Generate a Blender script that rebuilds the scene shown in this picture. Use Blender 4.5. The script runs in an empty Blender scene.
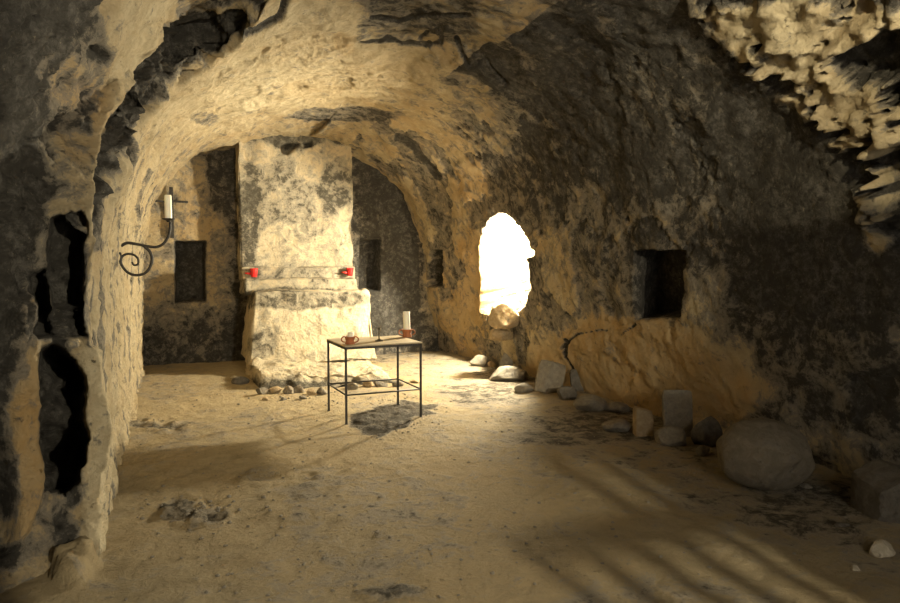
import bpy, bmesh, math, random
import numpy as np
from mathutils import Vector, Matrix

random.seed(7)
COL = bpy.context.scene.collection
PI = math.pi

# ------------------------------------------------------------------ camera
FPX = 686.0
CAM = np.array([0.0, 0.0, 1.6])
YAW, PITCH = math.radians(22.1), math.radians(3.3)
Fv = np.array([math.sin(YAW)*math.cos(PITCH), math.cos(YAW)*math.cos(PITCH), -math.sin(PITCH)])
Rv = np.array([math.cos(YAW), -math.sin(YAW), 0.0])
Uv = np.cross(Rv, Fv)

def proj(P):
    d = P - CAM
    z = d @ Fv
    zz = np.where(z > 0.3, z, 0.3)
    u = 450 + FPX*(d @ Rv)/zz
    v = 301.5 - FPX*(d @ Uv)/zz
    u = np.where(z > 0.3, u, -9999.0)
    return u, v, z
def ray(u, v):
    return Fv + Rv*(u-450)/FPX - Uv*(v-301.5)/FPX
def on_z(u, v, z=0.0):
    d = ray(u, v); t = (z-CAM[2])/d[2]; return CAM + d*t
def on_x(u, v, x):
    d = ray(u, v); t = (x-CAM[0])/d[0]; return CAM + d*t
def on_y(u, v, y):
    d = ray(u, v); t = (y-CAM[1])/d[1]; return CAM + d*t

# ------------------------------------------------------------------ noise
def _hash(ix, iy, iz, seed):
    h = (ix.astype(np.uint32)*np.uint32(374761393) + iy.astype(np.uint32)*np.uint32(668265263)
         + iz.astype(np.uint32)*np.uint32(2147483647) + np.uint32((seed*974634777) & 0xffffffff))
    h = (h ^ (h >> np.uint32(13)))*np.uint32(1274126177)
    h = h ^ (h >> np.uint32(16))
    h = h*np.uint32(2246822519); h = h ^ (h >> np.uint32(13))
    return h.astype(np.float64)/4294967295.0
def vnoise(P, seed=0):
    I = np.floor(P).astype(np.int64); f = P - I
    w = f*f*f*(f*(f*6-15)+10)
    out = 0
    for dx in (0, 1):
        for dy in (0, 1):
            for dz in (0, 1):
                g = _hash(I[:, 0]+dx, I[:, 1]+dy, I[:, 2]+dz, seed)
                ww = (w[:, 0] if dx else 1-w[:, 0])*(w[:, 1] if dy else 1-w[:, 1])*(w[:, 2] if dz else 1-w[:, 2])
                out = out + g*ww
    return out*2-1
def fbm(P, scale=1.0, octv=4, seed=0, gain=0.5):
    out = np.zeros(len(P)); a = 1.0; tot = 0; Q = P*scale
    for o in range(octv):
        out += a*vnoise(Q+o*17.3, seed+o*31); tot += a
        a *= gain; Q = Q*2.03
    return out/tot*1.6
def ridged(P, scale, octv, seed):
    out = np.zeros(len(P)); a = 1.0; tot = 0; Q = P*scale
    for o in range(octv):
        out += a*(1-np.abs(vnoise(Q+o*11.1, seed+o*13))*2); tot += a
        a *= .55; Q = Q*2.1
    return out/tot
def sstep(a, b, x):
    t = np.clip((x-a)/(b-a), 0, 1); return t*t*(3-2*t)
def polysd(u, v, poly):
    """signed pixel distance, positive inside"""
    n = len(poly); d = np.full(u.shape, 1e9); ins = np.zeros(u.shape, bool)
    for i in range(n):
        x0, y0 = poly[i]; x1, y1 = poly[(i+1) % n]
        ex, ey = x1-x0, y1-y0
        t = np.clip(((u-x0)*ex+(v-y0)*ey)/(ex*ex+ey*ey+1e-9), 0, 1)
        d = np.minimum(d, np.hypot(u-x0-t*ex, v-y0-t*ey))
        c = ((y0 > v) != (y1 > v)) & (u < (x1-x0)*(v-y0)/((y1-y0) if y1 != y0 else 1e-9)+x0)
        ins ^= c
    return np.where(ins, d, -d)
def mask(u, v, poly, soft=3.0, jit=None):
    s = polysd(u, v, poly)
    if jit is not None: s = s + jit
    return sstep(-soft, soft, s)
def ell(u, v, cu, cv, ru, rv, jit=None, lo=0.75, hi=1.1):
    r = np.hypot((u-cu)/ru, (v-cv)/rv)
    if jit is not None: r = r + jit
    return 1-sstep(lo, hi, r)

# ------------------------------------------------------------------ materials
def new_mat(name):
    m = bpy.data.materials.new(name); m.use_nodes = True
    nt = m.node_tree
    return m, nt, nt.nodes['Principled BSDF']
def plain(name, col, rough=0.6, metal=0.0, var=0.25, scale=18, bump=0.15, sss=0.0, spec=0.4):
    m, nt, b = new_mat(name); N = nt.nodes; L = nt.links
    tc = N.new('ShaderNodeTexCoord')
    nz = N.new('ShaderNodeTexNoise'); nz.inputs['Scale'].default_value = scale; nz.inputs['Detail'].default_value = 6
    L.new(tc.outputs['Object'], nz.inputs['Vector'])
    r = N.new('ShaderNodeValToRGB')
    r.color_ramp.elements[0].position = .3; r.color_ramp.elements[1].position = .7
    r.color_ramp.elements[0].color = (*[c*(1-var) for c in col], 1)
    r.color_ramp.elements[1].color = (*[min(1, c*(1+var)) for c in col], 1)
    L.new(nz.outputs['Fac'], r.inputs['Fac']); L.new(r.outputs['Color'], b.inputs['Base Color'])
    b.inputs['Roughness'].default_value = rough; b.inputs['Metallic'].default_value = metal
    b.inputs['Specular IOR Level'].default_value = spec
    if sss:
        b.inputs['Subsurface Weight'].default_value = sss
        b.inputs['Subsurface Radius'].default_value = (.02, .012, .006)
    if bump:
        bp = N.new('ShaderNodeBump'); bp.inputs['Strength'].default_value = bump; bp.inputs['Distance'].default_value = .01
        L.new(nz.outputs['Fac'], bp.inputs['Height']); L.new(bp.outputs['Normal'], b.inputs['Normal'])
    return m

def rock_mat(name, base, light, ochre, soot, pock=0.5, attr=True, bumpd=0.03, scale=1.0, blotch=0.5):
    m, nt, b = new_mat(name); N = nt.nodes; L = nt.links
    tc = N.new('ShaderNodeTexCoord')
    def noise(sc, det=8, rough=.6, dist=0.0):
        n = N.new('ShaderNodeTexNoise'); n.inputs['Scale'].default_value = sc*scale
        n.inputs['Detail'].default_value = det; n.inputs['Roughness'].default_value = rough
        n.inputs['Distortion'].default_value = dist
        L.new(tc.outputs['Object'], n.inputs['Vector']); return n.outputs['Fac']
    def ramp(s, a, c, va=0.0, vb=1.0):
        r = N.new('ShaderNodeMapRange'); r.inputs['From Min'].default_value = a; r.inputs['From Max'].default_value = c
        r.inputs['To Min'].default_value = va; r.inputs['To Max'].default_value = vb
        r.interpolation_type = 'SMOOTHSTEP'
        L.new(s, r.inputs['Value']); return r.outputs['Result']
    def math_(op, a, c, clamp=False):
        r = N.new('ShaderNodeMath'); r.operation = op; r.use_clamp = clamp
        for i, x in enumerate((a, c)):
            if isinstance(x, (int, float)): r.inputs[i].default_value = x
            else: L.new(x, r.inputs[i])
        return r.outputs[0]
    def mix(f, a, c):
        r = N.new('ShaderNodeMix'); r.data_type = 'RGBA'
        if isinstance(f, (int, float)): r.inputs[0].default_value = f
        else: L.new(f, r.inputs[0])
        for i, x in ((6, a), (7, c)):
            if isinstance(x, tuple): r.inputs[i].default_value = (*x, 1)
            else: L.new(x, r.inputs[i])
        return r.outputs[2]
    n_big = noise(1.6, 9, .62, .5); n_mid = noise(6.5, 10, .72, .6); n_fine = noise(34, 8, .7); n_spk = noise(16, 12, .80); n_blot = noise(3.6, 12, .74, .8)
    c = mix(ramp(n_mid, .38, .64), base, light)
    if attr:
        at = N.new('ShaderNodeAttribute'); at.attribute_name = 'stain'
        sp = N.new('ShaderNodeSeparateColor'); L.new(at.outputs['Color'], sp.inputs[0])
        S, O, Pp = sp.outputs[0], sp.outputs[1], sp.outputs[2]
    else:
        S = O = Pp = 0.0
    of = math_('MULTIPLY', ramp(n_big, .40, .64), .30)
    of = math_('ADD', of, math_('MULTIPLY', O, ramp(n_mid, .30, .6, .35, 1.1)), True)
    c = mix(of, c, ochre)
    if attr:
        c = mix(math_('MULTIPLY', Pp, ramp(n_mid, .30, .62, .35, 1.0), True), c, tuple(min(1, x*1.22) for x in light))
    # greyish olive bloom, then sooty black (painted shade too): the stain value shifts the noise threshold
    s = math_('ADD', math_('MULTIPLY', n_mid, .62), math_('MULTIPLY', n_blot, .85))
    s = math_('ADD', s, math_('MULTIPLY', n_spk, .38))
    s = math_('ADD', s, math_('MULTIPLY', S, .62) if attr else 0.0)
    bloom = tuple(x*2.6+.01 for x in soot)
    soot_shade_c = mix(ramp(n_spk, .36, .60), tuple(x*1.9+.012 for x in soot), tuple(x*.5 for x in soot))
    soot_shade_c = mix(ramp(n_mid, .42, .60), soot_shade_c, tuple(x*.55 for x in soot))
    c = mix(math_('MULTIPLY', ramp(s, .97, 1.10), .80), c, bloom)
    c = mix(math_('MULTIPLY', ramp(s, 1.09, 1.26), .92), c, soot_shade_c)
    pk = ramp(n_spk, .58, .66)
    c = mix(math_('MULTIPLY', pk, pock), c, tuple(x*.5 for x in soot))
    lt = ramp(n_fine, .60, .72)
    c = mix(math_('MULTIPLY', lt, .30), c, tuple(min(1, x*1.15) for x in light))
    L.new(c, b.inputs['Base Color'])
    b.inputs['Roughness'].default_value = .92; b.inputs['Specular IOR Level'].default_value = .12
    h = math_('ADD', math_('MULTIPLY', n_mid, 1.3), math_('MULTIPLY', n_spk, 1.0))
    h = math_('ADD', h, math_('MULTIPLY', n_fine, .45))
    h = math_('ADD', h, math_('MULTIPLY', n_blot, 1.2))
    h = math_('SUBTRACT', h, math_('MULTIPLY', pk, .6))
    bp = N.new('ShaderNodeBump'); bp.inputs['Strength'].default_value = 1.0; bp.inputs['Distance'].default_value = bumpd*1.7
    L.new(h, bp.inputs['Height']); L.new(bp.outputs['Normal'], b.inputs['Normal'])
    return m

M = {}
M['wall'] = rock_mat('lime_plaster_rock', (.40, .325, .20), (.56, .475, .31), (.44, .285, .12), (.068, .062, .052), pock=.6)
M['floor'] = rock_mat('packed_earth', (.275, .22, .130), (.375, .307, .188), (.35, .26, .135), (.10, .085, .062), pock=.3, bumpd=.02)
M['altar'] = rock_mat('altar_plaster', (.50, .42, .28), (.66, .57, .40), (.50, .36, .18), (.13, .115, .085), pock=.65, bumpd=.035)
M['stone'] = rock_mat('grey_stone', (.20, .175, .135), (.29, .255, .195), (.27, .20, .12), (.07, .064, .055), pock=.35, attr=False, bumpd=.012, scale=2.2)
M['stone_dark'] = rock_mat('dark_stone', (.115, .10, .08), (.175, .155, .125), (.15, .115, .075), (.045, .042, .036), pock=.35, attr=False, bumpd=.012, scale=2.0)
M['boulder'] = rock_mat('boulder_stone', (.20, .168, .12), (.27, .23, .168), (.22, .165, .095), (.08, .07, .055), pock=.45, attr=False, bumpd=.02, scale=1.6)
M['stone_pale'] = rock_mat('pale_stone', (.42, .36, .26), (.58, .51, .38), (.44, .33, .18), (.15, .13, .10), pock=.3, attr=False, bumpd=.01, scale=2.5)
M['stone_ochre'] = rock_mat('ochre_stone', (.34, .25, .14), (.46, .36, .22), (.40, .24, .11), (.10, .08, .06), pock=.4, attr=False, bumpd=.012, scale=2.2)
M['iron'] = plain('wrought_iron', (.045, .040, .034), .55, .6, .35, 40, .2)
M['top'] = plain('table_board', (.40, .32, .20), .55, 0, .2, 9, .08)
M['wax'] = plain('candle_wax', (.86, .80, .64), .45, 0, .05, 12, .03, .25)
M['terra'] = plain('terracotta', (.33, .115, .045), .7, 0, .2, 25, .15)
M['red'] = plain('red_glass', (.62, .020, .018), .25, 0, .15, 12, 0, 0.0, .6)
M['wick'] = plain('burnt_wick', (.02, .018, .016), .9, 0, .2, 30, 0)
M['brass'] = plain('tarnished_brass', (.10, .085, .06), .4, .7, .25, 30, .1)
M['ceramic'] = plain('lamp_socket', (.30, .28, .24), .5, 0, .1, 20, 0)
M['rubber'] = plain('cable_rubber', (.03, .03, .03), .6, 0, .2, 20, 0)
m, nt, b = new_mat('lamp_glow'); M['glow'] = m
em = nt.nodes.new('ShaderNodeEmission'); em.inputs['Color'].default_value = (1.0, .85, .58, 1); em.inputs['Strength'].default_value = 900
nt.links.new(em.outputs[0], nt.nodes['Material Output'].inputs['Surface'])
GLOW = em

# ------------------------------------------------------------------ object helpers
def link(name, me, mat=None, parent=None, smooth=True):
    o = bpy.data.objects.new(name, me); COL.objects.link(o)
    if mat: me.materials.append(mat)
    if parent is not None: o.parent = parent
    if smooth: me.polygons.foreach_set('use_smooth', [True]*len(me.polygons))
    me.update(); return o
def obj(name, bm, mat, parent=None, smooth=False, ang=None):
    bmesh.ops.recalc_face_normals(bm, faces=bm.faces)
    me = bpy.data.meshes.new(name); bm.to_mesh(me); bm.free()
    o = link(name, me, mat, parent, smooth)
    if ang is not None: me.set_sharp_from_angle(angle=math.radians(ang))
    return o
def tag(o, label, cat, group=None):
    o['label'] = label; o['category'] = cat
    if group: o['group'] = group
    return o
def thing(name, label, cat, loc, rz=0.0, group=None):
    o = bpy.data.objects.new(name, None); COL.objects.link(o)
    o.location = loc; o.rotation_euler = (0, 0, rz); o.empty_display_size = .1
    return tag(o, label, cat, group)
def structure(o): o['kind'] = 'structure'; return o

def grid_mesh(name, P, ns, nj, stain=None, drop=None, uvflip=False):
    idx = np.arange(ns*nj).reshape(ns, nj)
    a = idx[:-1, :-1].ravel(); b_ = idx[1:, :-1].ravel(); c = idx[1:, 1:].ravel(); d = idx[:-1, 1:].ravel()
    F = np.stack([a, b_, c, d] if not uvflip else [a, d, c, b_], 1)
    if drop is not None:
        keep = ~drop[F].all(1); F = F[keep]
    used = np.unique(F); remap = -np.ones(len(P), int); remap[used] = np.arange(len(used))
    F = remap[F]; P = P[used]
    me = bpy.data.meshes.new(name)
    me.vertices.add(len(P)); me.vertices.foreach_set('co', P.ravel())
    me.loops.add(F.size); me.loops.foreach_set('vertex_index', F.ravel().astype(np.int32))
    me.polygons.add(len(F)); me.polygons.foreach_set('loop_start', np.arange(0, F.size, 4, dtype=np.int32))
    me.polygons.foreach_set('loop_total', np.full(len(F), 4, np.int32))
    me.update(calc_edges=True); me.validate()
    if stain is not None: set_stain_shade(me, stain[used])
    return me
def set_stain_shade(me, st):
    at = me.attributes.new('stain', 'FLOAT_COLOR', 'POINT')
    buf = np.ones((len(me.vertices), 4)); buf[:, :3] = np.clip(st, 0, 1)
    at.data.foreach_set('color', buf.ravel())

def add_box(bm, cx, cy, cz, sx, sy, sz, rz=0.0, bev=0.0):
    r = bmesh.ops.create_cube(bm, size=1)
    vs = r['verts']
    bmesh.ops.transform(bm, matrix=Matrix.Translation((cx, cy, cz)) @ Matrix.Rotation(rz, 4, 'Z') @ Matrix.Diagonal((sx, sy, sz, 1)), verts=vs)
    if bev:
        es = list({e for v in vs for e in v.link_edges})
        bmesh.ops.bevel(bm, geom=es, offset=bev, segments=2, affect='EDGES')
def add_lathe(bm, prof, seg=32, c=(0, 0, 0)):
    rings = []
    for r, z in prof:
        if r < 1e-5: rings.append([bm.verts.new((c[0], c[1], c[2]+z))])
        else: rings.append([bm.verts.new((c[0]+r*math.cos(2*PI*k/seg), c[1]+r*math.sin(2*PI*k/seg), c[2]+z)) for k in range(seg)])
    for A, B in zip(rings, rings[1:]):
        for k in range(seg):
            k2 = (k+1) % seg
            if len(A) == 1 and len(B) == 1: continue
            if len(A) == 1: bm.faces.new((A[0], B[k], B[k2]))
            elif len(B) == 1: bm.faces.new((A[k], A[k2], B[0]))
            else: bm.faces.new((A[k], A[k2], B[k2], B[k]))
def add_tube(bm, pts, r, seg=10, r1=None):
    pts = [Vector(p) for p in pts]; n = len(pts); rings = []; up = None
    for i, p in enumerate(pts):
        t = (pts[min(i+1, n-1)]-pts[max(i-1, 0)]).normalized()
        if up is None:
            up = Vector((0, 0, 1)) if abs(t.z) < .9 else Vector((1, 0, 0))
        a = t.cross(up)
        if a.length < 1e-6: a = t.orthogonal()
        a.normalize(); bb = a.cross(t).normalized(); up = bb
        rr = r if r1 is None else r+(r1-r)*i/(n-1)
        rings.append([bm.verts.new(p+a*rr*math.cos(2*PI*k/seg)+bb*rr*math.sin(2*PI*k/seg)) for k in range(seg)])
    for A, B in zip(rings, rings[1:]):
        for k in range(seg): bm.faces.new((A[k], A[(k+1) % seg], B[(k+1) % seg], B[k]))
    bm.faces.new(rings[0][::-1]); bm.faces.new(rings[-1])

def rough_block(name, mat, parent, corners, res, amp, seed, round_=0.03, stainf=None, freq=2.5, broken=0.0):
    """corners: 8 points: bottom (4, ccw) then top (4, ccw). A worn masonry block with displaced faces."""
    cs = np.array(corners, float)
    bm = bmesh.new()
    n = res
    cache = {}
    def pt(a, b_, c):
        k = (a, b_, c)
        if k in cache: return cache[k]
        x, y, z = a/n[0], b_/n[1], c/n[2]
        lo = (cs[0]*(1-x)+cs[1]*x)*(1-y)+(cs[3]*(1-x)+cs[2]*x)*y
        hi = (cs[4]*(1-x)+cs[5]*x)*(1-y)+(cs[7]*(1-x)+cs[6]*x)*y
        cache[k] = bm.verts.new(lo*(1-z)+hi*z); return cache[k]
    for a in range(n[0]):
        for b_ in range(n[1]):
            for c in (0, n[2]): bm.faces.new((pt(a, b_, c), pt(a+1, b_, c), pt(a+1, b_+1, c), pt(a, b_+1, c)))
    for a in range(n[0]):
        for c in range(n[2]):
            for b_ in (0, n[1]): bm.faces.new((pt(a, b_, c), pt(a+1, b_, c), pt(a+1, b_, c+1), pt(a, b_, c+1)))
    for b_ in range(n[1]):
        for c in range(n[2]):
            for a in (0, n[0]): bm.faces.new((pt(a, b_, c), pt(a, b_+1, c), pt(a, b_+1, c+1), pt(a, b_, c+1)))
    bmesh.ops.recalc_face_normals(bm, faces=bm.faces)
    bm.normal_update()
    P = np.array([v.co[:] for v in bm.verts]); Nn = np.array([v.normal[:] for v in bm.verts])
    # number of coincident sides -> edge wear
    keys = list(cache.keys()); 
    edge = np.array([((k[0] in (0, n[0]))+(k[1] in (0, n[1]))+(k[2] in (0, n[2])))-1 for k in keys], float)
    order = {v: i for i, v in enumerate(bm.verts)}
    ee = np.zeros(len(P))
    for k, i in zip(keys, [order[cache[k]] for k in keys]): ee[i] = ((k[0] in (0, n[0]))+(k[1] in (0, n[1]))+(k[2] in (0, n[2])))-1
    d = amp*fbm(P, freq, 5, seed) - ee*round_ - broken*np.clip(fbm(P, 1.8, 4, seed+5), 0, 1)*(1+ee)
    P2 = P + Nn*d[:, None]
    for v, p in zip(bm.verts, P2): v.co = p
    me = bpy.data.meshes.new(name); bm.to_mesh(me); bm.free()
    if stainf is not None: set_stain_shade(me, stainf(P2))
    o = link(name, me, mat, parent)
    me.set_sharp_from_angle(angle=math.radians(50))
    return o

# ------------------------------------------------------------------ the shell: left wall, vault, right wall
YB = 11.55
NS = 600
def profile(xl_f, xl, xr, xr_f, zs, b, e, n=NS):
    pts = [(xl_f+(xl-xl_f)*t, -.12+(zs+.12)*t) for t in np.linspace(0, 1, 60)]
    cx, a = (xl+xr)/2, (xr-xl)/2
    for ph in np.linspace(PI, 0, 240)[1:]:
        c, s_ = math.cos(ph), math.sin(ph)
        pts.append((cx+a*math.copysign(abs(c)**(2/e), c), zs+b*abs(s_)**(2/e)))
    pts += [(xr+(xr_f-xr)*t, zs-(zs+.12)*t) for t in np.linspace(0, 1, 60)[1:]]
    pts = np.array(pts); L = np.r_[0, np.cumsum(np.hypot(*np.diff(pts, axis=0).T))]
    s = np.linspace(0, L[-1], n)
    q = np.stack([np.interp(s, L, pts[:, 0]), np.interp(s, L, pts[:, 1])], 1)
    for _ in range(2):
        pad = np.concatenate([2*q[:1]-q[35:0:-1], q, 2*q[-1:]-q[-2:-37:-1]])
        q = np.stack([np.convolve(pad[:, c_], np.ones(71)/71, 'valid') for c_ in (0, 1)], 1)
    return q, s/L[-1]
small, S01 = profile(-.40, -.44, 4.30, 4.66, 1.6, 2.16, 2.3)
tx = np.gradient(small[:, 0]); tz = np.gradient(small[:, 1]); tl = np.hypot(tx, tz)
nx, nz_ = -tz/tl, tx/tl           # outward normal (left wall -> -x)
zc = small[:, 1]
left = small[:, 0] < 1.9
off = np.where(left, np.where(zc < 1.7, .46, .46-.20*sstep(1.7, 2.6, zc)), 0)
off = off*np.where(left, 1-sstep(.6, 1.9, small[:, 0]), 0)
large = small + np.stack([nx, nz_], 1)*off[:, None]
# where the ragged transverse edge runs, pixel curve -> y on the small profile
edge_px = [(97, 553), (96, 470), (93, 400), (90, 330), (91, 270), (95, 225), (106, 180), (124, 140), (150, 110), (185, 82), (215, 62), (242, 36), (262, 16), (285, -4), (310, -25)]
poly3 = np.stack([small[:, 0], np.zeros(NS), small[:, 1]], 1)
def hit_shell(u, v):
    d = ray(u, v); best = None
    x0, z0 = small[:-1, 0], small[:-1, 1]; ex, ez = small[1:, 0]-x0, small[1:, 1]-z0
    det = d[0]*(-ez)-(-ex)*d[2]
    t = ((x0-CAM[0])*(-ez)-(-ex)*(z0-CAM[2]))/det
    w = (d[0]*(z0-CAM[2])-d[2]*(x0-CAM[0]))/det
    ok = (t > .2) & (w >= -1e-6) & (w <= 1+1e-6)
    if not ok.any(): return None
    i = np.argmin(np.where(ok, t, 1e9)); return CAM+d*t[i], (i+w[i])/(NS-1)
es, ey = [], []
for u_, v_ in edge_px:
    h = hit_shell(u_, v_)
    if h is not None: es.append(h[1]); ey.append(h[0][1])
o_ = np.argsort(es); es = np.array(es)[o_]; ey = np.array(ey)[o_]
s_idx = np.linspace(0, 1, NS)
ye = np.interp(s_idx, es, ey, left=ey[0], right=ey[-1])
ye = np.clip(ye, 3.6, 6.6)
n1, n2, n3 = 170, 56, 340
rows = []
Y0 = -.75
slant = .30
for j in range(n1):
    t = j/n1
    rows.append(np.stack([large[:, 0], Y0+(ye-slant-Y0)*t, large[:, 1]], 1))
for j in range(n2):
    t = j/n2
    p = large*(1-t)+small*t
    rows.append(np.stack([p[:, 0], ye-slant+slant*t, p[:, 1]], 1))
for j in range(n3):
    t = j/(n3-1)
    rows.append(np.stack([small[:, 0], ye+(YB-ye)*t, small[:, 1]], 1))
NJ = len(rows)
G = np.stack(rows, 1)                       # (NS, NJ, 3)
# right wall drifts, vault drops a little at the far end
Yg = G[:, :, 1]
G[:, :, 2] -= np.clip(G[:, :, 2]-1.6, 0, 9)/2.2*(.12*sstep(9.2, 10.6, Yg))
G[:, :, 0] -= np.where(G[:, :, 0] > 2.2, .14*sstep(9, 11.5, Yg), 0)
ds = np.gradient(G, axis=0); dj = np.gradient(G, axis=1)
Nn = np.cross(ds, dj); Nn /= np.linalg.norm(Nn, axis=2, keepdims=True)+1e-9
# outward
cen = np.array([1.9, 0, 1.4]); rel = G-cen; rel[:, :, 1] = 0
sgn = np.sign((Nn*rel).sum(2)); mid = Nn[285, 400]
if (mid*np.array([0, 0, 1])).sum() < 0: Nn = -Nn
P = G.reshape(-1, 3).copy(); Nn = Nn.reshape(-1, 3)
u, v, zd = proj(P)
s_all = np.repeat(s_idx, NJ)
yj = P[:, 1]
isleft = s_all < .42; isright = s_all > .58
jit = 6*fbm(P, 3.5, 4, 3)
jit2 = .25*fbm(P, 2.5, 4, 4)
front = (np.tile(np.arange(NJ), NS) < n1+n2) & isleft       # rock in front of the ragged edge
face = (np.tile(np.arange(NJ), NS) >= n1-6) & (np.tile(np.arange(NJ), NS) < n1+n2+8) & isleft
# --- base relief
calm = np.where(isleft & (P[:, 2] < 2.0), .35, 1.0)
D = .07*calm*fbm(P, .8, 3, 11) + .030*(.4+.6*calm)*fbm(P, 3.0, 4, 12) + .014*fbm(P, 9, 4, 13)
strip = mask(u, v, [(125, -40), (215, -40), (180, 18), (148, 52), (116, 105), (100, 180), (93, 250), (82, 235), (96, 150), (104, 90)], 7, jit)*isleft
D += (1-.75*strip)*np.where(front, .05*ridged(P*np.array([1, 1, .45]), 2.2, 4, 21)+.045*fbm(P, 6, 5, 22, .6)+.07*np.clip(fbm(P*np.array([1, 1, .6]), 9, 4, 23)-.25, 0, 1), 0)
# plaster loss: shallow steps with a crisp lip
lossn = fbm(P, 1.25, 5, 41, .55)
loss = sstep(.10, .13, lossn+.28*((u > 480) & isright & (v < 330))-.10)
near_y = sstep(0.0, 2.0, yj)
D += .022*loss
# --- window opening in the right wall
win = [(478, 312), (475, 265), (479, 240), (483, 222), (496, 215), (510, 221), (524, 237), (534, 252), (531, 257), (525, 258), (526, 280), (527, 296), (525, 306), (517, 311), (505, 312), (492, 318)]
wm = mask(u, v, win, 1.0, .9*fbm(P, 9, 3, 5)+1.4*fbm(P, 5, 3, 8)-1.0)*isright*(yj > 6.5)
D = D*(1-.6*wm) + wm*(1.15+.12*fbm(P, 4, 4, 6))
# --- niches in the right wall
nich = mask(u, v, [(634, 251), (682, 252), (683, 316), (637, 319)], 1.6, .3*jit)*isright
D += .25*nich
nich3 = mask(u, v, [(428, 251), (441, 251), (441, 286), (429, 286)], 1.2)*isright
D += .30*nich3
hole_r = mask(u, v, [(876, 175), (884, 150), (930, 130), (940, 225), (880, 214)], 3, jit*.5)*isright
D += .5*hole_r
# rough broken masonry high on the right, near the entrance
rr = mask(u, v, [(670, -60), (700, 20), (745, 60), (800, 105), (835, 140), (850, 200), (866, 250), (960, 250), (1400, -200), (1100, -500), (650, -400)], 16, jit*1.2)*isright
rr = np.maximum(rr, (isright & (yj < 2.9) & (P[:, 2] > 1.9))*1.0)
warp = np.stack([fbm(P, 1.7, 3, 53), fbm(P, 1.7, 3, 54), fbm(P, 1.7, 3, 55)], 1)*.25
rb = fbm((P+warp)*np.array([1, .75, 1.5]), 1.9, 5, 51, .55)
pit = sstep(.10, .30, fbm((P+warp*.6)*np.array([1, .8, 1.5]), 3.0, 5, 56, .6))
D += rr*(-.08 + .16*np.clip(rb+.05, -.25, .55) + .07*fbm(P+warp*.4, 5, 5, 52, .65) + .02*fbm(P, 14, 3, 57))
D += rr*.20*pit
# --- left: niches and hollows in the face towards the entrance
fm = face*1.0
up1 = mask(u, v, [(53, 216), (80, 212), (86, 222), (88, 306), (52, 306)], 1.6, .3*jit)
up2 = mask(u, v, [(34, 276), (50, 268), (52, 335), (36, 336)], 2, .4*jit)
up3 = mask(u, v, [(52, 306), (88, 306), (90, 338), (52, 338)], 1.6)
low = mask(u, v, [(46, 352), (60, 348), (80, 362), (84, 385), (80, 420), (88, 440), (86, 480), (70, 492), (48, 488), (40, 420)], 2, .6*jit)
DR = fm*(.40*up1+.40*up2+.22*up3*(1-.5*up1)+.60*low*(1+.6*fbm(P, 5, 4, 61)))
D += isleft*(~front)*.030*fbm(P*np.array([1, 3.2, .45]), 3.2, 4, 24, .6)*sstep(2.9, 2.0, P[:, 2])
# courses of flat stones at the bottom of the upper niche
D += fm*up3*.02*np.sin(v/7.5*2*PI)
colA = mask(u, v, [(14, 300), (34, 296), (36, 380), (44, 430), (46, 490), (36, 530), (22, 540), (14, 480), (10, 400)], 6, .5*jit)
D -= fm*.09*colA
colB = mask(u, v, [(84, 345), (99, 350), (101, 555), (84, 560), (82, 480)], 3, .4*jit)
D -= fm*.05*colB
gap = mask(u, v, [(0, 440), (8, 440), (20, 520), (22, 545), (0, 560)], 3, .4*jit)
D += fm*.15*gap
# hollow above the ragged edge
groove = mask(u, v, [(94, 235), (96, 170), (108, 120), (140, 70), (185, 26), (225, 15), (244, 22), (236, 42), (205, 74), (165, 105), (138, 140), (112, 182)], 3, .6*jit)*isleft
D += groove*(.14+.16*fbm(P, 4.5, 4, 71))
D += groove*.05*ridged(P, 9, 3, 72)
# ledge lines / cracks in the vault plaster
def crack(pts, w, depth):
    global D
    d = np.full(u.shape, 1e9)
    for (x0, y0), (x1, y1) in zip(pts, pts[1:]):
        ex, ey_ = x1-x0, y1-y0
        t = np.clip(((u-x0)*ex+(v-y0)*ey_)/(ex*ex+ey_*ey_+1e-9), 0, 1)
        d = np.minimum(d, np.hypot(u-x0-t*ex, v-y0-t*ey_))
    k = 1-sstep(w*.4, w*1.2, d+.06*jit+.8*fbm(P, 1.3, 2, 77))
    D += depth*k
    return k
cr = crack([(295, 0), (280, 16), (262, 25), (246, 33)], 3, .05)
cr = np.maximum(cr, crack([(358, 42), (385, 41), (400, 47), (425, 52), (440, 50), (441, 28), (420, 46)], 2.2, .03))
cr = np.maximum(cr, crack([(455, 45), (462, 56), (470, 66), (485, 63), (495, 72), (506, 84)], 2.2, .04))
cr = np.maximum(cr, crack([(372, 18), (400, 22), (437, 14), (470, 12)], 2.5, .03))
cr = np.maximum(cr, crack([(560, 348), (578, 334), (600, 330), (622, 335), (636, 324)], 1.6, .03))
cr = np.maximum(cr, crack([(565, 340), (563, 358), (570, 372)], 1.6, .03))
cr = np.maximum(cr, crack([(398, 137), (412, 146), (424, 160), (436, 178)], 4, .03))

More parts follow.
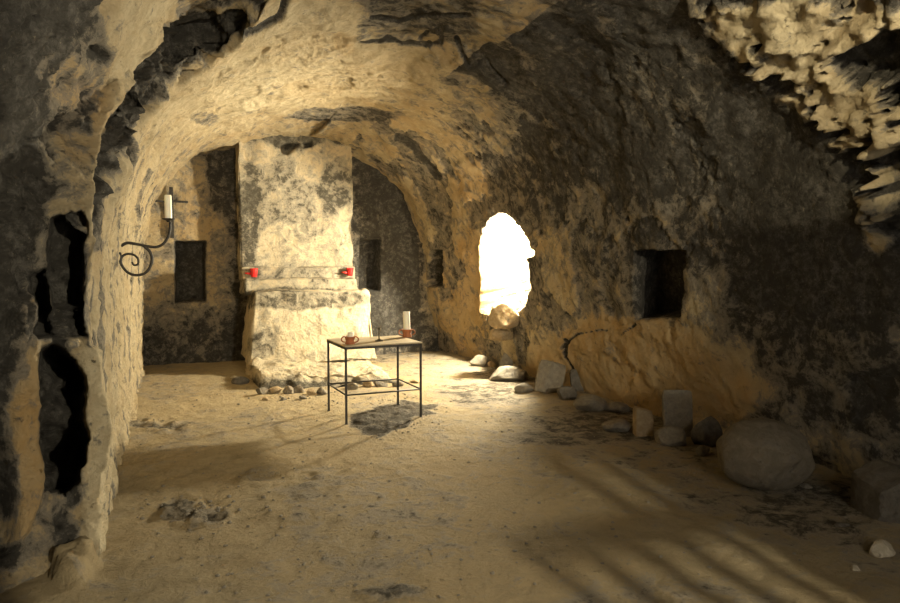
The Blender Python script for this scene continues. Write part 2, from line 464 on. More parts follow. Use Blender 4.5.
# --- colour masks: sooty marks plus painted shade (R), ochre (G), pale (B)
soot = .10+.22*loss*isright + cr*.8
soot = soot + (.36+.16*fbm(P, 1.1, 3, 88))*isright*mask(u, v, [(510, -200), (470, 60), (520, 130), (545, 160), (600, 215), (690, 235), (700, 320), (745, 340), (760, 440), (960, 460), (1500, 460), (1500, -400)], 40, jit*5)
soot = np.where(s_all > .5, soot + .14*sstep(430, 560, u)*sstep(320, 180, v+8*jit), soot)
soot += rr*(.85*pit-.55)  # hollows of the broken masonry darkened: painted shade
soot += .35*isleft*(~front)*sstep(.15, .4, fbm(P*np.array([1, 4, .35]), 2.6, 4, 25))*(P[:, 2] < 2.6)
soot += .5*isright*sstep(6, -14, v)*(u > 700)  # top band darkened where the spot's light ends: painted shade
soot += .55*groove+.9*nich+.6*nich3+.5*hole_r  # groove, niches and hole darkened inside: shade put into the colour
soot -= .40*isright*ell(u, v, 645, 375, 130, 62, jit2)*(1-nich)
pitl = np.clip(fbm(P*np.array([1, 1, .6]), 9, 4, 23)-.15, 0, 1)
soot += fm*(.9*up1+.9*up2+.3*up3+1.0*low-.4*colA-.5*colB)+front*(.9*pitl+.12)*(1-strip)-.3*strip  # niches, low hole and pits blackened with painted shade
soot += front*.45*mask(u, v, [(-400, -400), (110, -400), (98, 20), (80, 60), (52, 80), (45, 110), (30, 130), (30, 250), (22, 310), (8, 420), (14, 560), (-400, 700)], 14, jit*3)  # far left of the front rock made darker
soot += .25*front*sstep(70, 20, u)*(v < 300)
soot += .45*isright*mask(u, v, [(340, 40), (370, 0), (470, 0), (480, 40), (500, 90), (440, 50), (380, 48)], 8, jit*1.5)
soot += .30*mask(u, v, [(365, 0), (480, -10), (475, 40), (440, 48), (360, 45)], 8, jit)*(s_all > .4)
soot += .4*ell(u, v, 345, 116, 60, 8, jit2)+.35*ell(u, v, 205, 118, 16, 6, jit2)
soot += .4*mask(u, v, [(96, 250), (94, 180), (112, 130), (124, 140), (108, 190), (100, 250)], 4, jit)  # more painted shade along the groove's lower run
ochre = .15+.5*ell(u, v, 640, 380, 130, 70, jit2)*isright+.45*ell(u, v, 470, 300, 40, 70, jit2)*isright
ochre += .55*ell(u, v, 82, 115, 32, 50, jit2)*isleft+.5*colA*fm
ochre += .45*ell(u, v, 500, 190, 50, 40, jit2)*isright+.4*ell(u, v, 530, 40, 40, 40, jit2)
ochre += .4*ell(u, v, 345, 42, 12, 12, jit2)
pale = .55*isleft*mask(u, v, [(100, 560), (98, 300), (120, 160), (160, 110), (240, 60), (330, 80), (340, 125), (150, 130), (140, 380)], 16, jit)
pale += .4*ell(u, v, 300, 60, 130, 60, jit2)+.6*colB*fm+.5*wm+.45*rr*(1-pit)
pale += .4*strip
soot -= .35*pale+.3*wm
DR = DR+.30*nich
rd = (P-CAM)/np.linalg.norm(P-CAM, axis=1, keepdims=True)
P = P + Nn*D[:, None] + rd*DR[:, None]
soot += 1.8*wm*sstep(.34, .42, fbm(P, 8, 3, 91))
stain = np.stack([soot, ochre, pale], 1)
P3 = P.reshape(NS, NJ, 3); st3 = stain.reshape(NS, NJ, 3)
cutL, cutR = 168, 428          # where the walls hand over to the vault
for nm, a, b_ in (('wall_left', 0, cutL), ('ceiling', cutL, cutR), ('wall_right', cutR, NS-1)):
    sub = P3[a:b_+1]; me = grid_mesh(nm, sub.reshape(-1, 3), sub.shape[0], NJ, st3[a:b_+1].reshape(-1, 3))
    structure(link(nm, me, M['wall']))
def wall_x(y, z):
    """inner face of the right wall at (y, z)"""
    sub = P3[cutR:].reshape(-1, 3); k = np.argmin((sub[:, 1]-y)**2+(sub[:, 2]-z)**2); return sub[k, 0]

# ------------------------------------------------------------------ back wall
xs = np.linspace(-.95, 4.95, 270); zs = np.linspace(-.1, 4.1, 190)
X, Z = np.meshgrid(xs, zs, indexing='ij')
Pb = np.stack([X.ravel(), np.full(X.size, YB-.04), Z.ravel()], 1)
u, v, zd = proj(Pb)
jit = 5*fbm(Pb, 3.5, 4, 103); jit2 = .25*fbm(Pb, 2.5, 4, 104)
D = .04*fbm(Pb, 1.2, 4, 101)+.018*fbm(Pb, 5, 4, 102)
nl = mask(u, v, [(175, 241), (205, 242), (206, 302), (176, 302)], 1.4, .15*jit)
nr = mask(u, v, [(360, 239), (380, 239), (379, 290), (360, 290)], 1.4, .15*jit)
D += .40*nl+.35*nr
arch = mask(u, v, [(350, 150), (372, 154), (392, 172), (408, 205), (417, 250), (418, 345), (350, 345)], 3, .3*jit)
soot = .18+.55*arch*sstep(345, 400, u)+.3*ell(u, v, 405, 250, 22, 90, jit2)+.3*ell(u, v, 222, 160, 18, 60, jit2)+.35*sstep(290, 350, v)+.25*sstep(215, 240, u)*(u < 300)  # low recess and strip beside the pier carry painted shade; arch is sooty
soot += .25*arch+.7*nl+.5*nr  # both niches darkened inside with painted shade
ochre = .3+.3*ell(u, v, 200, 230, 40, 50, jit2)
pale = .3*ell(u, v, 160, 210, 22, 60, jit2)
Pb[:, 1] += D
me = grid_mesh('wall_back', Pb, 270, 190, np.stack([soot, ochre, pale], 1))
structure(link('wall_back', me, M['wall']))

# ------------------------------------------------------------------ floor
xs = np.linspace(-1.9, 5.1, 300); ys = np.concatenate([np.linspace(-.9, 2.4, 60)[:-1], np.linspace(2.4, 11.9, 420)])
X, Y = np.meshgrid(xs, ys, indexing='ij')
Pf = np.stack([X.ravel(), Y.ravel(), np.zeros(X.size)], 1)
u, v, zd = proj(Pf); u = np.where(zd > .3, u, -9999)
jit = 6*fbm(Pf, 3.5, 4, 203); jit2 = .25*fbm(Pf, 2.5, 4, 204)
hz = .018*fbm(Pf, 1.1, 4, 201)+.010*fbm(Pf, 5, 4, 202)-.006*np.clip(ridged(Pf, 7, 3, 207)-.35, 0, 1)
patch = mask(u, v, [(348, 428), (352, 418), (405, 401), (442, 410), (380, 438)], 3, jit*.6)  # dark, bumpy patch of floor under the table
clods = np.clip(ell(u, v, 195, 510, 34, 14, jit2)+ell(u, v, 65, 545, 28, 30, jit2)+ell(u, v, 390, 590, 45, 10, jit2)+.7*ell(u, v, 160, 425, 36, 8, jit2)+.5*ell(u, v, 300, 480, 60, 20, jit2), 0, 1)
hz += clods*.05*np.clip(fbm(Pf, 9, 4, 205), -.2, 1)+patch*.03*np.clip(fbm(Pf, 10, 4, 206), -.3, 1)
lump = ell(u, v, 68, 555, 24, 28, jit2)
hz += .10*lump
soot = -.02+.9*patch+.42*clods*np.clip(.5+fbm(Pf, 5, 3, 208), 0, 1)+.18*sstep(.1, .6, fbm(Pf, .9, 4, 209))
soot += .26*sstep(2.7, 3.4, X.ravel()+.3*fbm(Pf, 1.5, 3, 210))  # floor darkened on the shaded right side: painted shade
ochre = .25+.35*sstep(-.2, .5, fbm(Pf, .6, 3, 211))
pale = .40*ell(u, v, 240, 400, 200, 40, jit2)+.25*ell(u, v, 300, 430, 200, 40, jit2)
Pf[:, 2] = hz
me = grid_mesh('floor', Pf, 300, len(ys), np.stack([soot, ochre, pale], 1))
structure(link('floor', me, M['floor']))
FZ = Pf.reshape(300, len(ys), 3)
def floor_z(x, y):
    i = int(np.clip(np.searchsorted(xs, x), 1, len(xs)-1)); j = int(np.clip(np.searchsorted(ys, y), 1, len(ys)-1))
    return float(FZ[i-1:i+1, j-1:j+1, 2].mean())

# ------------------------------------------------------------------ entrance wall behind the camera, with a barred gate
bm = bmesh.new()
DX0, DX1, DZ = 1.27, 2.80, 2.75
yw = -.78
add_box(bm, (-1.9+DX0)/2, yw, 2.0, DX0+1.9, .3, 4.4)
add_box(bm, (DX1+5.2)/2, yw, 2.0, 5.2-DX1, .3, 4.4)
add_box(bm, (DX0+DX1)/2, yw, (DZ+4.2)/2, DX1-DX0+.02, .3, 4.2-DZ)
structure(obj('wall_front', bm, M['wall']))
bm = bmesh.new()
gx0 = 2.05
for k, zt_ in enumerate((1.61, 1.61, 1.61, 1.80, 1.80)):
    x = gx0+.012+k*.098
    add_tube(bm, [(x, yw, .05), (x, yw, zt_)], .021, 8)
for z, h in ((.12, .05), (1.60, .055)): add_box(bm, (gx0+DX1)/2, yw, z, DX1-gx0, .03, h)
add_box(bm, (2.34+DX1)/2, yw, 1.81, DX1-2.34, .03, .13)  # board added to cut the gate lamp's light on the floor
add_box(bm, (2.50+DX1)/2, yw, .94, DX1-2.50, .03, 1.85)  # solid panel added to block light towards the right
structure(obj('door_1', bm, M['iron']))

# ------------------------------------------------------------------ altar with its pier
AY = 11.08
def px_y(u_, v_, y): return on_y(u_, v_, y)
altar = thing('altar', 'tall whitewashed masonry altar pier with stepped ledge against the back wall', 'altar', (1.85, 10.3, 0))
def L2(ps): return [(p[0]-1.85, p[1]-10.3, p[2]) for p in ps]
xl, xr = px_y(238, 200, AY)[0], px_y(353, 200, AY)[0]
def stain_px(fn):
    def f(Pl):
        W = Pl+np.array([1.85, 10.3, 0]); uu, vv, _ = proj(W)
        return fn(W, uu, vv)
    return f
def st_pier(W, uu, vv):
    j2 = .3*fbm(W, 3, 4, 301)
    so = .17+.45*ell(uu, vv, 300, 132, 75, 16, j2)+.16*ell(uu, vv, 285, 200, 40, 35, j2)+.35*ell(uu, vv, 248, 220, 12, 60, j2)+.25*ell(uu, vv, 335, 185, 20, 30, j2)
    return np.stack([so, .3+.4*ell(uu, vv, 330, 160, 30, 30, j2)+.3*ell(uu, vv, 310, 240, 40, 30, j2), .35+.3*ell(uu, vv, 270, 245, 50, 50, j2)], 1)
zt = 3.72
pier = rough_block('pier', M['altar'], altar, L2([(xl+.03, AY, 1.2), (xr+.0, AY, 1.2), (xr, YB-.1, 1.2), (xl+.03, YB-.1, 1.2), (xl, AY, zt), (xr-.03, AY, zt), (xr-.03, YB-.1, zt), (xl, YB-.1, zt)]),
                   (70, 24, 110), .028, 302, .02, stain_px(st_pier), 2.4, .03)
# punch the two ragged put-log holes near the top of the pier
Pp = np.array([v_.co[:] for v_ in pier.data.vertices]); W = Pp+np.array([1.85, 10.3, 0]); uu, vv, _ = proj(W)
hm = (mask(uu, vv, [(281, 145), (290, 142), (299, 144), (293, 149), (288, 154), (282, 152)], 1.5)+.8*mask(uu, vv, [(304, 143), (312, 142), (312, 146), (305, 147)], 1.2))*(W[:, 1] < AY+.12)
Pp[:, 1] += .22*hm; pier.data.vertices.foreach_set('co', Pp.ravel())
def st_ledge(W, uu, vv):
    j2 = .3*fbm(W, 3, 4, 311)
    return np.stack([.28+.3*ell(uu, vv, 300, 296, 80, 8, j2), .2+0*uu, .25+0*uu], 1)
def st_front(W, uu, vv):
    j2 = .3*fbm(W, 3, 4, 321)
    return np.stack([.08+.3*ell(uu, vv, 300, 300, 90, 10, j2)+.3*ell(uu, vv, 262, 345, 15, 15, j2), .12+.2*ell(uu, vv, 310, 330, 50, 20, j2), .6+0*uu], 1)
def tier(name, y0, ul, ur, vt, vb, topin, stf, res, seed, amp=.02, rnd=.02, broken=.03, y1=None, flare=0):
    a, b_ = px_y(ul, vt, y0), px_y(ur, vt, y0); zt_, zb_ = a[2], px_y(ul, vb, y0)[2]
    y1 = AY+.25 if y1 is None else y1
    return rough_block(name, M['altar'], altar, L2([(a[0]-flare, y0-flare, zb_), (b_[0]+flare, y0-flare, zb_), (b_[0]+flare, y1, zb_), (a[0]-flare, y1, zb_), (a[0]+topin, y0+topin, zt_), (b_[0]-topin, y0+topin, zt_), (b_[0]-topin, y1, zt_), (a[0]+topin, y1, zt_)]), res, amp, seed, rnd, stain_px(stf), 3.0, broken)
tier('ledge', 10.80, 242, 355, 267, 281, .0, st_ledge, (70, 20, 10), 331, .015, .008, .02)
tier('ledge', 10.50, 244, 359, 279, 296, .02, st_ledge, (70, 24, 12), 332, .02, .012, .03)
tier('altar_block', 10.05, 250, 375, 292, 366, .08, st_front, (90, 40, 56), 333, .035, .015, .05, flare=.03)
# crumbling foot step with a worn mortar top
def st_step(W, uu, vv):
    j2 = .3*fbm(W, 3, 4, 341)
    return np.stack([.10+.5*sstep(374, 386, vv+8*j2), .2+0*uu, .45*(1-sstep(370, 382, vv))], 1)
q0, q1 = on_z(259, 391), on_z(402, 384)
rough_block('foot_step', M['altar'], altar, L2([(q0[0], q0[1], -.06), (q1[0], q1[1], -.06), (q1[0]+.30, 10.5, -.06), (q0[0]-.02, 10.5, -.06), (q0[0]+.05, q0[1]+.32, .17), (q1[0]-.25, q1[1]+.25, .12), (q1[0]-.05, 10.5, .12), (q0[0]+.02, 10.5, .22)]),
            (110, 70, 12), .05, 342, .02, stain_px(st_step), 4.0, .10)

# ------------------------------------------------------------------ stones
def rock_bm(dims, seed, planes=9, lo=.62, hi=.92, amp=.05, sub=4, flat=.25, prism=False):
    rnd = random.Random(seed)
    bm = bmesh.new(); bmesh.ops.create_icosphere(bm, subdivisions=sub, radius=1.0)
    Pq = np.array([v_.co[:] for v_ in bm.verts])
    if prism: Pq = Pq/np.abs(Pq).max(1, keepdims=True); Pq = Pq*(1-.04*(np.abs(Pq)**6).sum(1, keepdims=True))
    for k in range(planes):
        n = np.array([rnd.gauss(0, 1) for _ in range(3)]); n /= np.linalg.norm(n); h = rnd.uniform(lo, hi)*(1.25 if prism else 1)
        e = Pq@n-h; Pq = Pq-np.clip(e, 0, None)[:, None]*n
    nrm = Pq/np.linalg.norm(Pq, axis=1, keepdims=True)
    Pq = Pq+nrm*(amp*fbm(Pq+seed*3.7, 1.6, 4, seed)+amp*.35*fbm(Pq+seed, 6, 3, seed+2))[:, None]
    Pq /= (Pq.max(0)-Pq.min(0))/2; Pq -= (Pq.max(0)+Pq.min(0))/2
    Pq[:, 2] = np.maximum(Pq[:, 2], -1+flat)
    Pq[:, 2] -= Pq[:, 2].min(); Pq[:, 2] /= Pq[:, 2].max()
    Pq *= np.array([dims[0]/2, dims[1]/2, dims[2]])
    for v_, p in zip(bm.verts, Pq): v_.co = p
    return bm
def stone(name, label, u_, v_, w, h, depth, mat, seed, rz=None, lean=0.0, tilt=0.0, z=None, cat='stone', loc=None, group=None, prism=False, **kw):
    """u,v: pixel of the middle of its foot; w,h in pixels; depth as a fraction of the width"""
    p = on_z(u_, v_) if loc is None else np.array(loc)
    zd = (p-CAM)@Fv; k = zd/FPX
    o = obj(name, rock_bm((w*k, w*k*depth, h*k), seed, prism=prism, **kw), M[mat], None, True, 38)
    o.location = (p[0], p[1], (floor_z(p[0], p[1])-.012 if z is None else z))
    o.rotation_euler = (lean, tilt, -YAW if rz is None else rz)
    tag(o, label, cat, group); return o

stone('boulder', 'big rounded grey boulder on the earth floor by the right wall', 764, 484, 92, 68, .85, 'boulder', 5, planes=3, lo=.86, hi=.98, amp=.06, flat=.10, sub=5)
stone('stone', 'small pale stone under the bright wall opening, farthest of the row', 479, 366, 19, 12, .8, 'stone', 11)
stone('stone', 'tiny ochre stone beside the pointed stone, towards the altar', 492, 367, 9, 7, .9, 'stone_ochre', 12)
stone('stone', 'low stone with a sharp pointed tip below the bright wall opening', 509, 379, 40, 15, .6, 'stone', 13, planes=12)
stone('stone', 'upright pale shard standing behind the low pointed stone', 506, 373, 14, 21, .6, 'stone', 14, planes=12, z=.0)
stone('stone', 'small flat stone on the floor before the largest leaning block', 524, 391, 20, 10, .7, 'stone', 15)
stone('stone_block', 'large squared grey block leaning on the right wall', 547, 392, 27, 32, .5, 'stone', 16, prism=True, planes=6, lean=-.14, tilt=.22, amp=.03)
stone('stone_block', 'dark upright slab behind the squared grey block', 579, 391, 15, 23, .45, 'stone_dark', 17, prism=True, planes=5, lean=-.2, tilt=-.1, amp=.03)
stone('stone', 'dark wedge stone between the squared block and the wide low stone', 567, 400, 20, 15, .6, 'stone_dark', 18, planes=10)
stone('stone', 'wide low grey stone sloping to one side, right of the squared block', 590, 411, 34, 16, .7, 'stone', 19, planes=10)
stone('stone', 'flat slab fragment lying close to the wall, above another flat stone', 617, 411, 27, 10, .7, 'stone', 20, planes=8)
stone('stone', 'flat stone lying left of the small upright block', 616, 429, 29, 13, .7, 'stone', 21, planes=8)
stone('stone_block', 'small upright pinkish block left of the tall slab', 643, 433, 18, 29, .8, 'stone_ochre', 22, prism=True, planes=4, amp=.03)
base = stone('stone', 'rounded stone lying in front of the tall slab', 671, 443, 31, 19, .8, 'stone', 23, planes=7, amp=.04)
stone('stone_slab', 'tall flat slab standing upright behind a rounded stone, leaning on the wall', 678, 435, 29, 47, .30, 'stone', 24, prism=True, planes=3, lean=-.14, amp=.02)
stone('stone', 'dark rounded stone between the tall slab and the boulder', 710, 448, 30, 30, .8, 'stone_dark', 25, planes=8, loc=tuple(on_z(706, 444)))
stone('stone', 'small stone at the foot of the dark rounded stone', 703, 453, 14, 12, .9, 'stone', 26)
stone('stone', 'little pebble in front of the rounded stone before the tall slab', 682, 442, 8, 5, .9, 'stone_ochre', 27)
stone('stone', 'pale angular stone alone on the floor at the lower right', 881, 553, 26, 17, .8, 'stone_pale', 28, planes=11)
stone('stone', 'small grey stone at the right foot of the boulder', 806, 486, 12, 5, .9, 'stone', 29)
stone('stone_block', 'dark squared block at the right edge against the wall', 893, 514, 62, 52, .9, 'stone_dark', 30, prism=True, planes=4, amp=.03)
stone('stone', 'thin dark flake on the floor between boulder and pale angular stone', 842, 526, 15, 5, .6, 'stone_dark', 31)
stone('stone', 'tiny pale pebble left of the pale angular stone', 855, 567, 9, 6, .9, 'stone_pale', 32)
stone('stone', 'dark stone lying at the left foot of the altar', 240, 383, 18, 8, .7, 'stone_dark', 33)
stone('stone', 'small pale chip by the back wall left of the altar', 234, 378, 8, 4, .8, 'stone_pale', 34)

# ------------------------------------------------------------------ rubble fallen out of the altar foot (individual stones)
rub = [(262, 392, 14, 9), (275, 391, 16, 9), (288, 391, 12, 10), (299, 389, 15, 10), (312, 391, 12, 8), (322, 390, 14, 9), (352, 386, 16, 8), (368, 384, 13, 8), (381, 383, 16, 9), (398, 384, 13, 8), (414, 380, 11, 6), (283, 397, 8, 5), (303, 396, 9, 5), (266, 398, 9, 5)]
where = ['left end', 'second from the left end', 'third from the left end', 'fourth from the left end', 'just left of the table', 'behind the left table leg', 'seen between the table legs, left', 'seen between the table legs, middle', 'seen between the table legs, right', 'near the right end', 'far right end', 'in front of the row, middle', 'in front of the row, nearest the table', 'in front of the row, far left']
for k, (a, b_, w, h) in enumerate(rub):
    stone('rubble_stone', 'broken stone along the foot of the altar, '+where[k], a, b_+3, w*.9, h*.9, .8, 'stone_ochre' if k % 3 == 1 else 'stone', 60+k, planes=12, lo=.4, hi=.8, amp=.03, group='rubble at the altar foot', sub=3)

# ------------------------------------------------------------------ stones in the sill of the lit opening
WX = 4.35
def sill(name, label, u_, v_, w, h, mat, seed, x):
    p = on_x(u_, v_, x)
    return stone(name, label, 0, 0, w, h, .9, mat, seed, loc=tuple(p), z=p[2], planes=14, lo=.42, hi=.82, amp=.08)
sill('stone', 'brown rock lying in the sill of the bright wall opening', 504, 328, 32, 27, 'stone_ochre', 81, 4.36)
sill('stone', 'reddish stone set below the sill of the bright wall opening', 501, 340, 24, 12, 'stone_ochre', 82, 4.36)

# ------------------------------------------------------------------ lamp in the opening
lp = on_x(520, 291, 4.62)
lamp = thing('work_lamp', 'glowing round lamp at the lower right of the wall opening', 'lamp', tuple(lp))
bm = bmesh.new(); bmesh.ops.create_icosphere(bm, subdivisions=2, radius=.052)
bulb = obj('bulb', bm, M['glow'], lamp, True)
bm = bmesh.new(); add_lathe(bm, [(0, -.14), (.03, -.14), (.032, -.06), (.026, -.052), (0, -.052)], 20)
obj('socket', bm, M['ceramic'], lamp, True, 40)
bm = bmesh.new(); add_tube(bm, [(0, 0, -.14), (.02, .02, -.17), (.12, .05, -.20), (.3, .1, -.2)], .008, 8)
obj('cable', bm, M['rubber'], lamp, True)

# ------------------------------------------------------------------ table
cenT = np.array([1.931, 6.87, 0]); ang = .041; TW, TD, TH = .783, .677, .784
tbl = thing('table', 'small iron framed table with a tan board top standing before the altar', 'table', (cenT[0], cenT[1], floor_z(cenT[0], cenT[1])), ang)
bm = bmesh.new(); add_box(bm, 0, 0, TH-.006, TW+.03, TD+.03, .012, 0, .003); obj('tabletop', bm, M['top'], tbl)
bm = bmesh.new()
for s in (-1, 1):
    add_box(bm, 0, s*TD/2, TH-.024, TW+.02, .02, .024); add_box(bm, s*TW/2, 0, TH-.024, .02, TD+.02, .024)
obj('top_frame', bm, M['iron'], tbl)
for sx in (-1, 1):
    for sy in (-1, 1):
        bm = bmesh.new(); add_box(bm, sx*TW/2, sy*TD/2, (TH-.014)/2, .02, .02, TH-.014, 0, .002)
        lg = obj('leg', bm, M['iron'], tbl)
        bm = bmesh.new(); add_box(bm, sx*TW/2, sy*TD/2, .008, .036, .036, .016, 0, .003); obj('foot', bm, M['iron'], lg)
ZS = .30
for s in (-1, 1):
    bm = bmesh.new(); add_tube(bm, [(-TW/2, s*TD/2, ZS), (TW/2, s*TD/2, ZS)], .008, 8); obj('stretcher', bm, M['iron'], tbl, True)
    bm = bmesh.new(); add_tube(bm, [(s*TW/2, -TD/2, ZS), (s*TW/2, TD/2, ZS)], .008, 8); obj('stretcher', bm, M['iron'], tbl, True)
TZ = floor_z(cenT[0], cenT[1])+TH
def on_top(u_, v_): return on_z(u_, v_, TZ)

def candle(parent, r, h, z0=0.0, tilt=0.0):
    bm = bmesh.new(); add_lathe(bm, [(0, 0), (r*1.04, 0), (r*1.02, h*.1), (r, h*.5), (r*.99, h*.95), (r*.9, h), (r*.55, h*.985), (0, h*.97)], 28)
    c = obj('candle', bm, M['wax'], parent, True, 50); c.location = (0, 0, z0); c.rotation_euler = (0, tilt, 0)
    bm = bmesh.new(); add_tube(bm, [(0, 0, h*.97), (.001, 0, h+.006), (.003, .001, h+.014)], .0018, 6)
    obj('wick', bm, M['wick'], c, True); return c
def dish(label, u_, v_, r, h, ears):
    p = on_top(u_, v_)
    t = thing('candle_holder', label, 'candle holder', (p[0], p[1], TZ), -YAW, 'terracotta holders on the table')
    bm = bmesh.new()
    add_lathe(bm, [(0, 0), (r*.85, 0), (r*.9, h*.15), (r*.75, h*.45), (r*.85, h*.7), (r*1.05, h), (r*.97, h*1.02), (r*.78, h*.75), (r*.72, h*.5), (0, h*.48)], 32)
    obj('bowl', bm, M['terra'], t, True, 60)
    for s in ears:
        bm = bmesh.new(); pts = [(s*(r*.9+.035*math.sin(a)), 0, h*.62+.028*math.cos(a)*(-1)) for a in np.linspace(0, PI, 12)]
        add_tube(bm, pts, .007, 8); obj('handle', bm, M['terra'], t, True)
    return t
hl = dish('terracotta two eared holder with a stub of candle, left side of the table', 350, 344, .055, .075, (-1, 1))
c = candle(hl, .030, .080, .038, .12)
hr = dish('terracotta two eared holder carrying a tall white pillar candle, right side of the table', 407, 337, .058, .085, (-1, 1))
c = candle(hr, .037, .235, .042, -.03)
p = on_top(379, 341)
cs = thing('candlestick', 'slim dark metal candlestick without a candle in the middle of the table', 'candlestick', (p[0], p[1], TZ), 0)
bm = bmesh.new(); add_lathe(bm, [(0, 0), (.045, 0), (.045, .006), (.02, .014), (.009, .025), (0, .025)], 24); obj('base', bm, M['brass'], cs, True, 40)
bm = bmesh.new(); add_lathe(bm, [(0, .022), (.007, .022), (.006, .07), (.011, .078), (.006, .086), (.006, .118), (0, .118)], 16); obj('stem', bm, M['brass'], cs, True, 40)
bm = bmesh.new(); add_lathe(bm, [(0, .116), (.012, .118), (.020, .128), (.018, .132), (.008, .126), (.004, .15), (0, .152)], 20); obj('pricket_cup', bm, M['brass'], cs, True, 40)

# ------------------------------------------------------------------ red votive glasses on the altar ledge
def votive(label, u_, v_, s):
    y = 10.72
    p = on_y(u_, v_, y)
    t = thing('votive_light', label, 'votive light', (p[0], p[1], p[2]), 0, 'red votive lights on the altar ledge')
    bm = bmesh.new(); add_lathe(bm, [(0, 0), (.040, 0), (.045, .012), (.052, .075), (.060, .13), (.056, .13), (.047, .075), (.040, .02), (0, .018)], 28)
    obj('glass_cup', bm, M['red'], t, True, 50)
    bm = bmesh.new(); add_tube(bm, [(s*.045, 0, .05), (s*.13, .01, .06)], .020, 10, .012); obj('side_handle', bm, M['red'], t, True)
    bm = bmesh.new(); add_lathe(bm, [(0, .018), (.036, .02), (.040, .06), (0, .058)], 20); obj('wax_fill', bm, M['wax'], t, True)
    return t
votive('red glass votive cup at the left end of the altar ledge', 254, 277, -1)
votive('red glass votive cup at the right end of the altar ledge', 350, 276, -1)

# ------------------------------------------------------------------ wrought iron wall sconce on the left wall
sp_ = on_x(121, 258, -.40)
Ysc = sp_[1]
def sc(u_, v_): q = on_y(u_, v_, Ysc); return (q[0], Ysc, q[2])
root = on_y(121, 258, Ysc)
sconce = thing('wall_sconce', 'wrought iron scroll bracket on the left wall holding a white candle', 'sconce', tuple(root))
def loc(p): return (p[0]-root[0], p[1]-root[1], p[2]-root[2])
def smooth_pts(px, n=8):
    pts = [np.array(loc(sc(*q))) for q in px]; out = []
    for i in range(len(pts)-1):
        p0, p1, p2, p3 = pts[max(i-1, 0)], pts[i], pts[i+1], pts[min(i+2, len(pts)-1)]
        for t in np.linspace(0, 1, n, endpoint=False):
            out.append(.5*((2*p1)+(-p0+p2)*t+(2*p0-5*p1+4*p2-p3)*t*t+(-p0+3*p1-3*p2+p3)*t**3))
    out.append(pts[-1]); return [tuple(q) for q in out]
scroll = [(121, 246), (127, 243), (136, 244), (146, 246), (156, 247), (163, 244), (168, 237), (170, 229), (170, 222)]
bm = bmesh.new(); add_tube(bm, smooth_pts(scroll), .014, 10, .011); obj('arm', bm, M['iron'], sconce, True)
spiral = [(144, 246), (150, 252), (152, 260), (149, 269), (143, 274), (134, 275), (126, 271), (121, 263), (122, 257), (127, 254), (134, 255), (138, 259), (138, 264), (134, 265), (132, 262)]
bm = bmesh.new(); add_tube(bm, smooth_pts(spiral), .014, 10, .009); obj('scroll', bm, M['iron'], sconce, True)
bm = bmesh.new(); q = loc(sc(121, 258)); add_box(bm, q[0]-.01, 0, q[2], .03, .04, .10, 0, .004); obj('wall_plate', bm, M['iron'], sconce)
q = loc(sc(168.5, 220))
bm = bmesh.new(); add_lathe(bm, [(0, -.02), (.014, -.02), (.02, -.006), (.05, .004), (.056, .014), (.052, .014), (.02, .006), (0, .006)], 28, q); obj('drip_pan', bm, M['iron'], sconce, True, 40)
k = 6.5/FPX
cq = candle(sconce, .030, .215, 0, 0); cq.location = (q[0], q[1], q[2]+.004)

# ------------------------------------------------------------------ cross on the back wall
a = on_y(171, 187, YB-.12); b_ = on_y(172, 238, YB-.12); cl, crr = on_y(155, 201, YB-.12), on_y(188, 202, YB-.12)
bm = bmesh.new()
add_box(bm, a[0], YB-.11, (a[2]+b_[2])/2, .055, .04, a[2]-b_[2], 0, .004)
cross = thing('cross', 'thin dark cross on the back wall behind the sconce candle', 'cross', (a[0], YB-.11, b_[2]))
bmesh.ops.translate(bm, verts=bm.verts, vec=(-a[0], -(YB-.11), -b_[2]))
obj('upright', bm, M['iron'], cross)
bm = bmesh.new(); add_box(bm, (cl[0]+crr[0])/2-a[0], -.005, cl[2]-b_[2], crr[0]-cl[0], .035, .03, 0, .003); obj('crossbar', bm, M['iron'], cross)

# ------------------------------------------------------------------ loose grit on the floor (uncountable)
rnd = random.Random(99)
bm = bmesh.new()
def grit(u_, v_, r):
    p = on_z(u_, v_)
    if not (-.3 < p[0] < 4.2 and 2.6 < p[1] < 10.4): return
    if .9 < p[0] < 3.2 and p[1] > 8.6: return
    if abs(p[0]-1.93) < .47 and abs(p[1]-6.87) < .42: return
    m_ = Matrix.Translation((p[0], p[1], floor_z(p[0], p[1])+r*.2)) @ Matrix.Rotation(rnd.uniform(0, 6.3), 4, 'Z') @ Matrix.Diagonal((r*rnd.uniform(.7, 1.3), r, r*rnd.uniform(.45, .8), 1))
    bmesh.ops.create_icosphere(bm, subdivisions=1, radius=1, matrix=m_)
for i in range(420): grit(rnd.uniform(100, 880), 385+215*rnd.random()**1.3, rnd.uniform(.005, .014))
for i in range(45): grit(rnd.gauss(195, 24), rnd.gauss(508, 9), rnd.uniform(.006, .019))
for i in range(110): grit(rnd.gauss(385, 30), rnd.gauss(420, 9), rnd.uniform(.005, .014))
for i in range(80): grit(rnd.gauss(330, 60), rnd.gauss(398, 5), rnd.uniform(.006, .018))
for v_ in bm.verts: v_.co += Vector((rnd.uniform(-1, 1), rnd.uniform(-1, 1), rnd.uniform(-1, 1)))*.0025
g = obj('grit', bm, M['stone'])
tag(g, 'loose grit and crumbs of plaster strewn over the earth floor', 'grit'); g['kind'] = 'stuff'

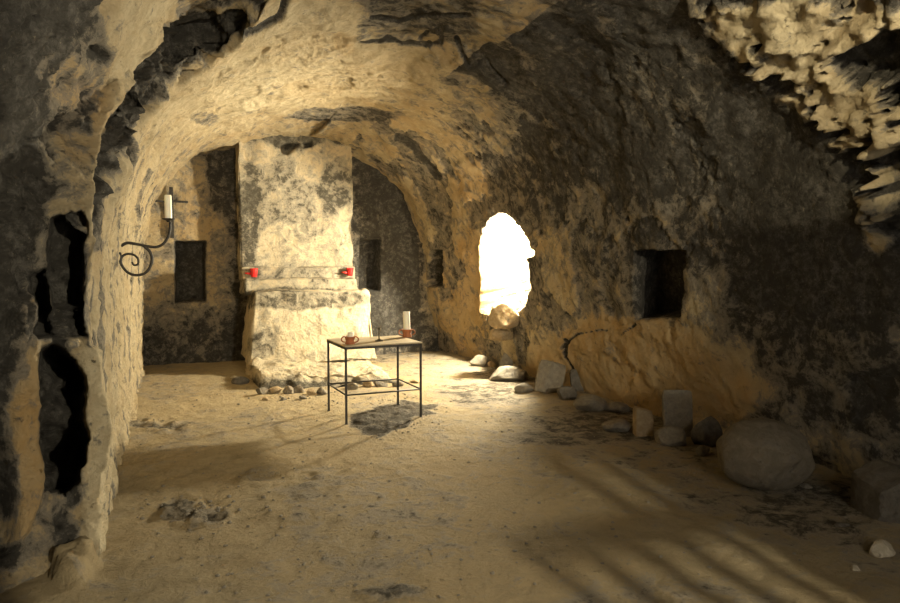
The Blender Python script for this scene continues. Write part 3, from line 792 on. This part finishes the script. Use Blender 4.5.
# ------------------------------------------------------------------ lights
def light(name, kind, loc, energy, col, **kw):
    l = bpy.data.lights.new(name, kind); l.energy = energy; l.color = col
    for k_, v_ in kw.items(): setattr(l, k_, v_)
    o = bpy.data.objects.new(name, l); COL.objects.link(o); o.location = loc; return o
def aim(o, tgt):
    o.rotation_euler = (Vector(tgt)-o.location).to_track_quat('-Z', 'Y').to_euler()
# flood lamp outside the barred gate
light('gate_lamp', 'POINT', (2.2, -2.7, 2.35), 900, (1.0, .90, .68), shadow_soft_size=.032)
# main lamp inside the opening in the right wall, out of sight behind its near edge
light('opening_lamp', 'POINT', (4.76, 8.62, 1.9), 1050, (1.0, .91, .69), shadow_soft_size=.10)
# added fill light from the doorway side, lifting the dark areas
d = light('door_fill', 'AREA', ((DX0+DX1)/2, -1.1, 1.6), 84, (1.0, .94, .82), shape='RECTANGLE', size=2.0, size_y=2.4)
d.rotation_euler = (PI/2, 0, 0)
# added unseen spot that lights the broken masonry high on the right
s = light('added_spot', 'SPOT', (2.3, .9, 3.0), 230, (1.0, .87, .58), spot_size=math.radians(62), spot_blend=.12, shadow_soft_size=.04)
aim(s, (4.5, 3.1, 3.6))
w = bpy.data.worlds.new('world'); bpy.context.scene.world = w; w.use_nodes = True
w.node_tree.nodes['Background'].inputs[0].default_value = (.9, .87, .78, 1); w.node_tree.nodes['Background'].inputs[1].default_value = .02

# ------------------------------------------------------------------ camera and view
cd = bpy.data.cameras.new('camera'); cam = bpy.data.objects.new('camera', cd); COL.objects.link(cam)
cam.location = tuple(CAM); cam.rotation_euler = (PI/2-PITCH, 0, -YAW)
cd.sensor_width = 36; cd.lens = FPX/900*36; cd.clip_start = .05; cd.clip_end = 60
sc_ = bpy.context.scene; sc_.camera = cam
sc_.view_settings.view_transform = 'Standard'; sc_.view_settings.look = 'None'
sc_.view_settings.gamma = 1; sc_.view_settings.use_curve_mapping = False
sc_.view_settings.exposure = 0.75
try:
    sc_.cycles.max_bounces = 8; sc_.cycles.diffuse_bounces = 5
except Exception: pass
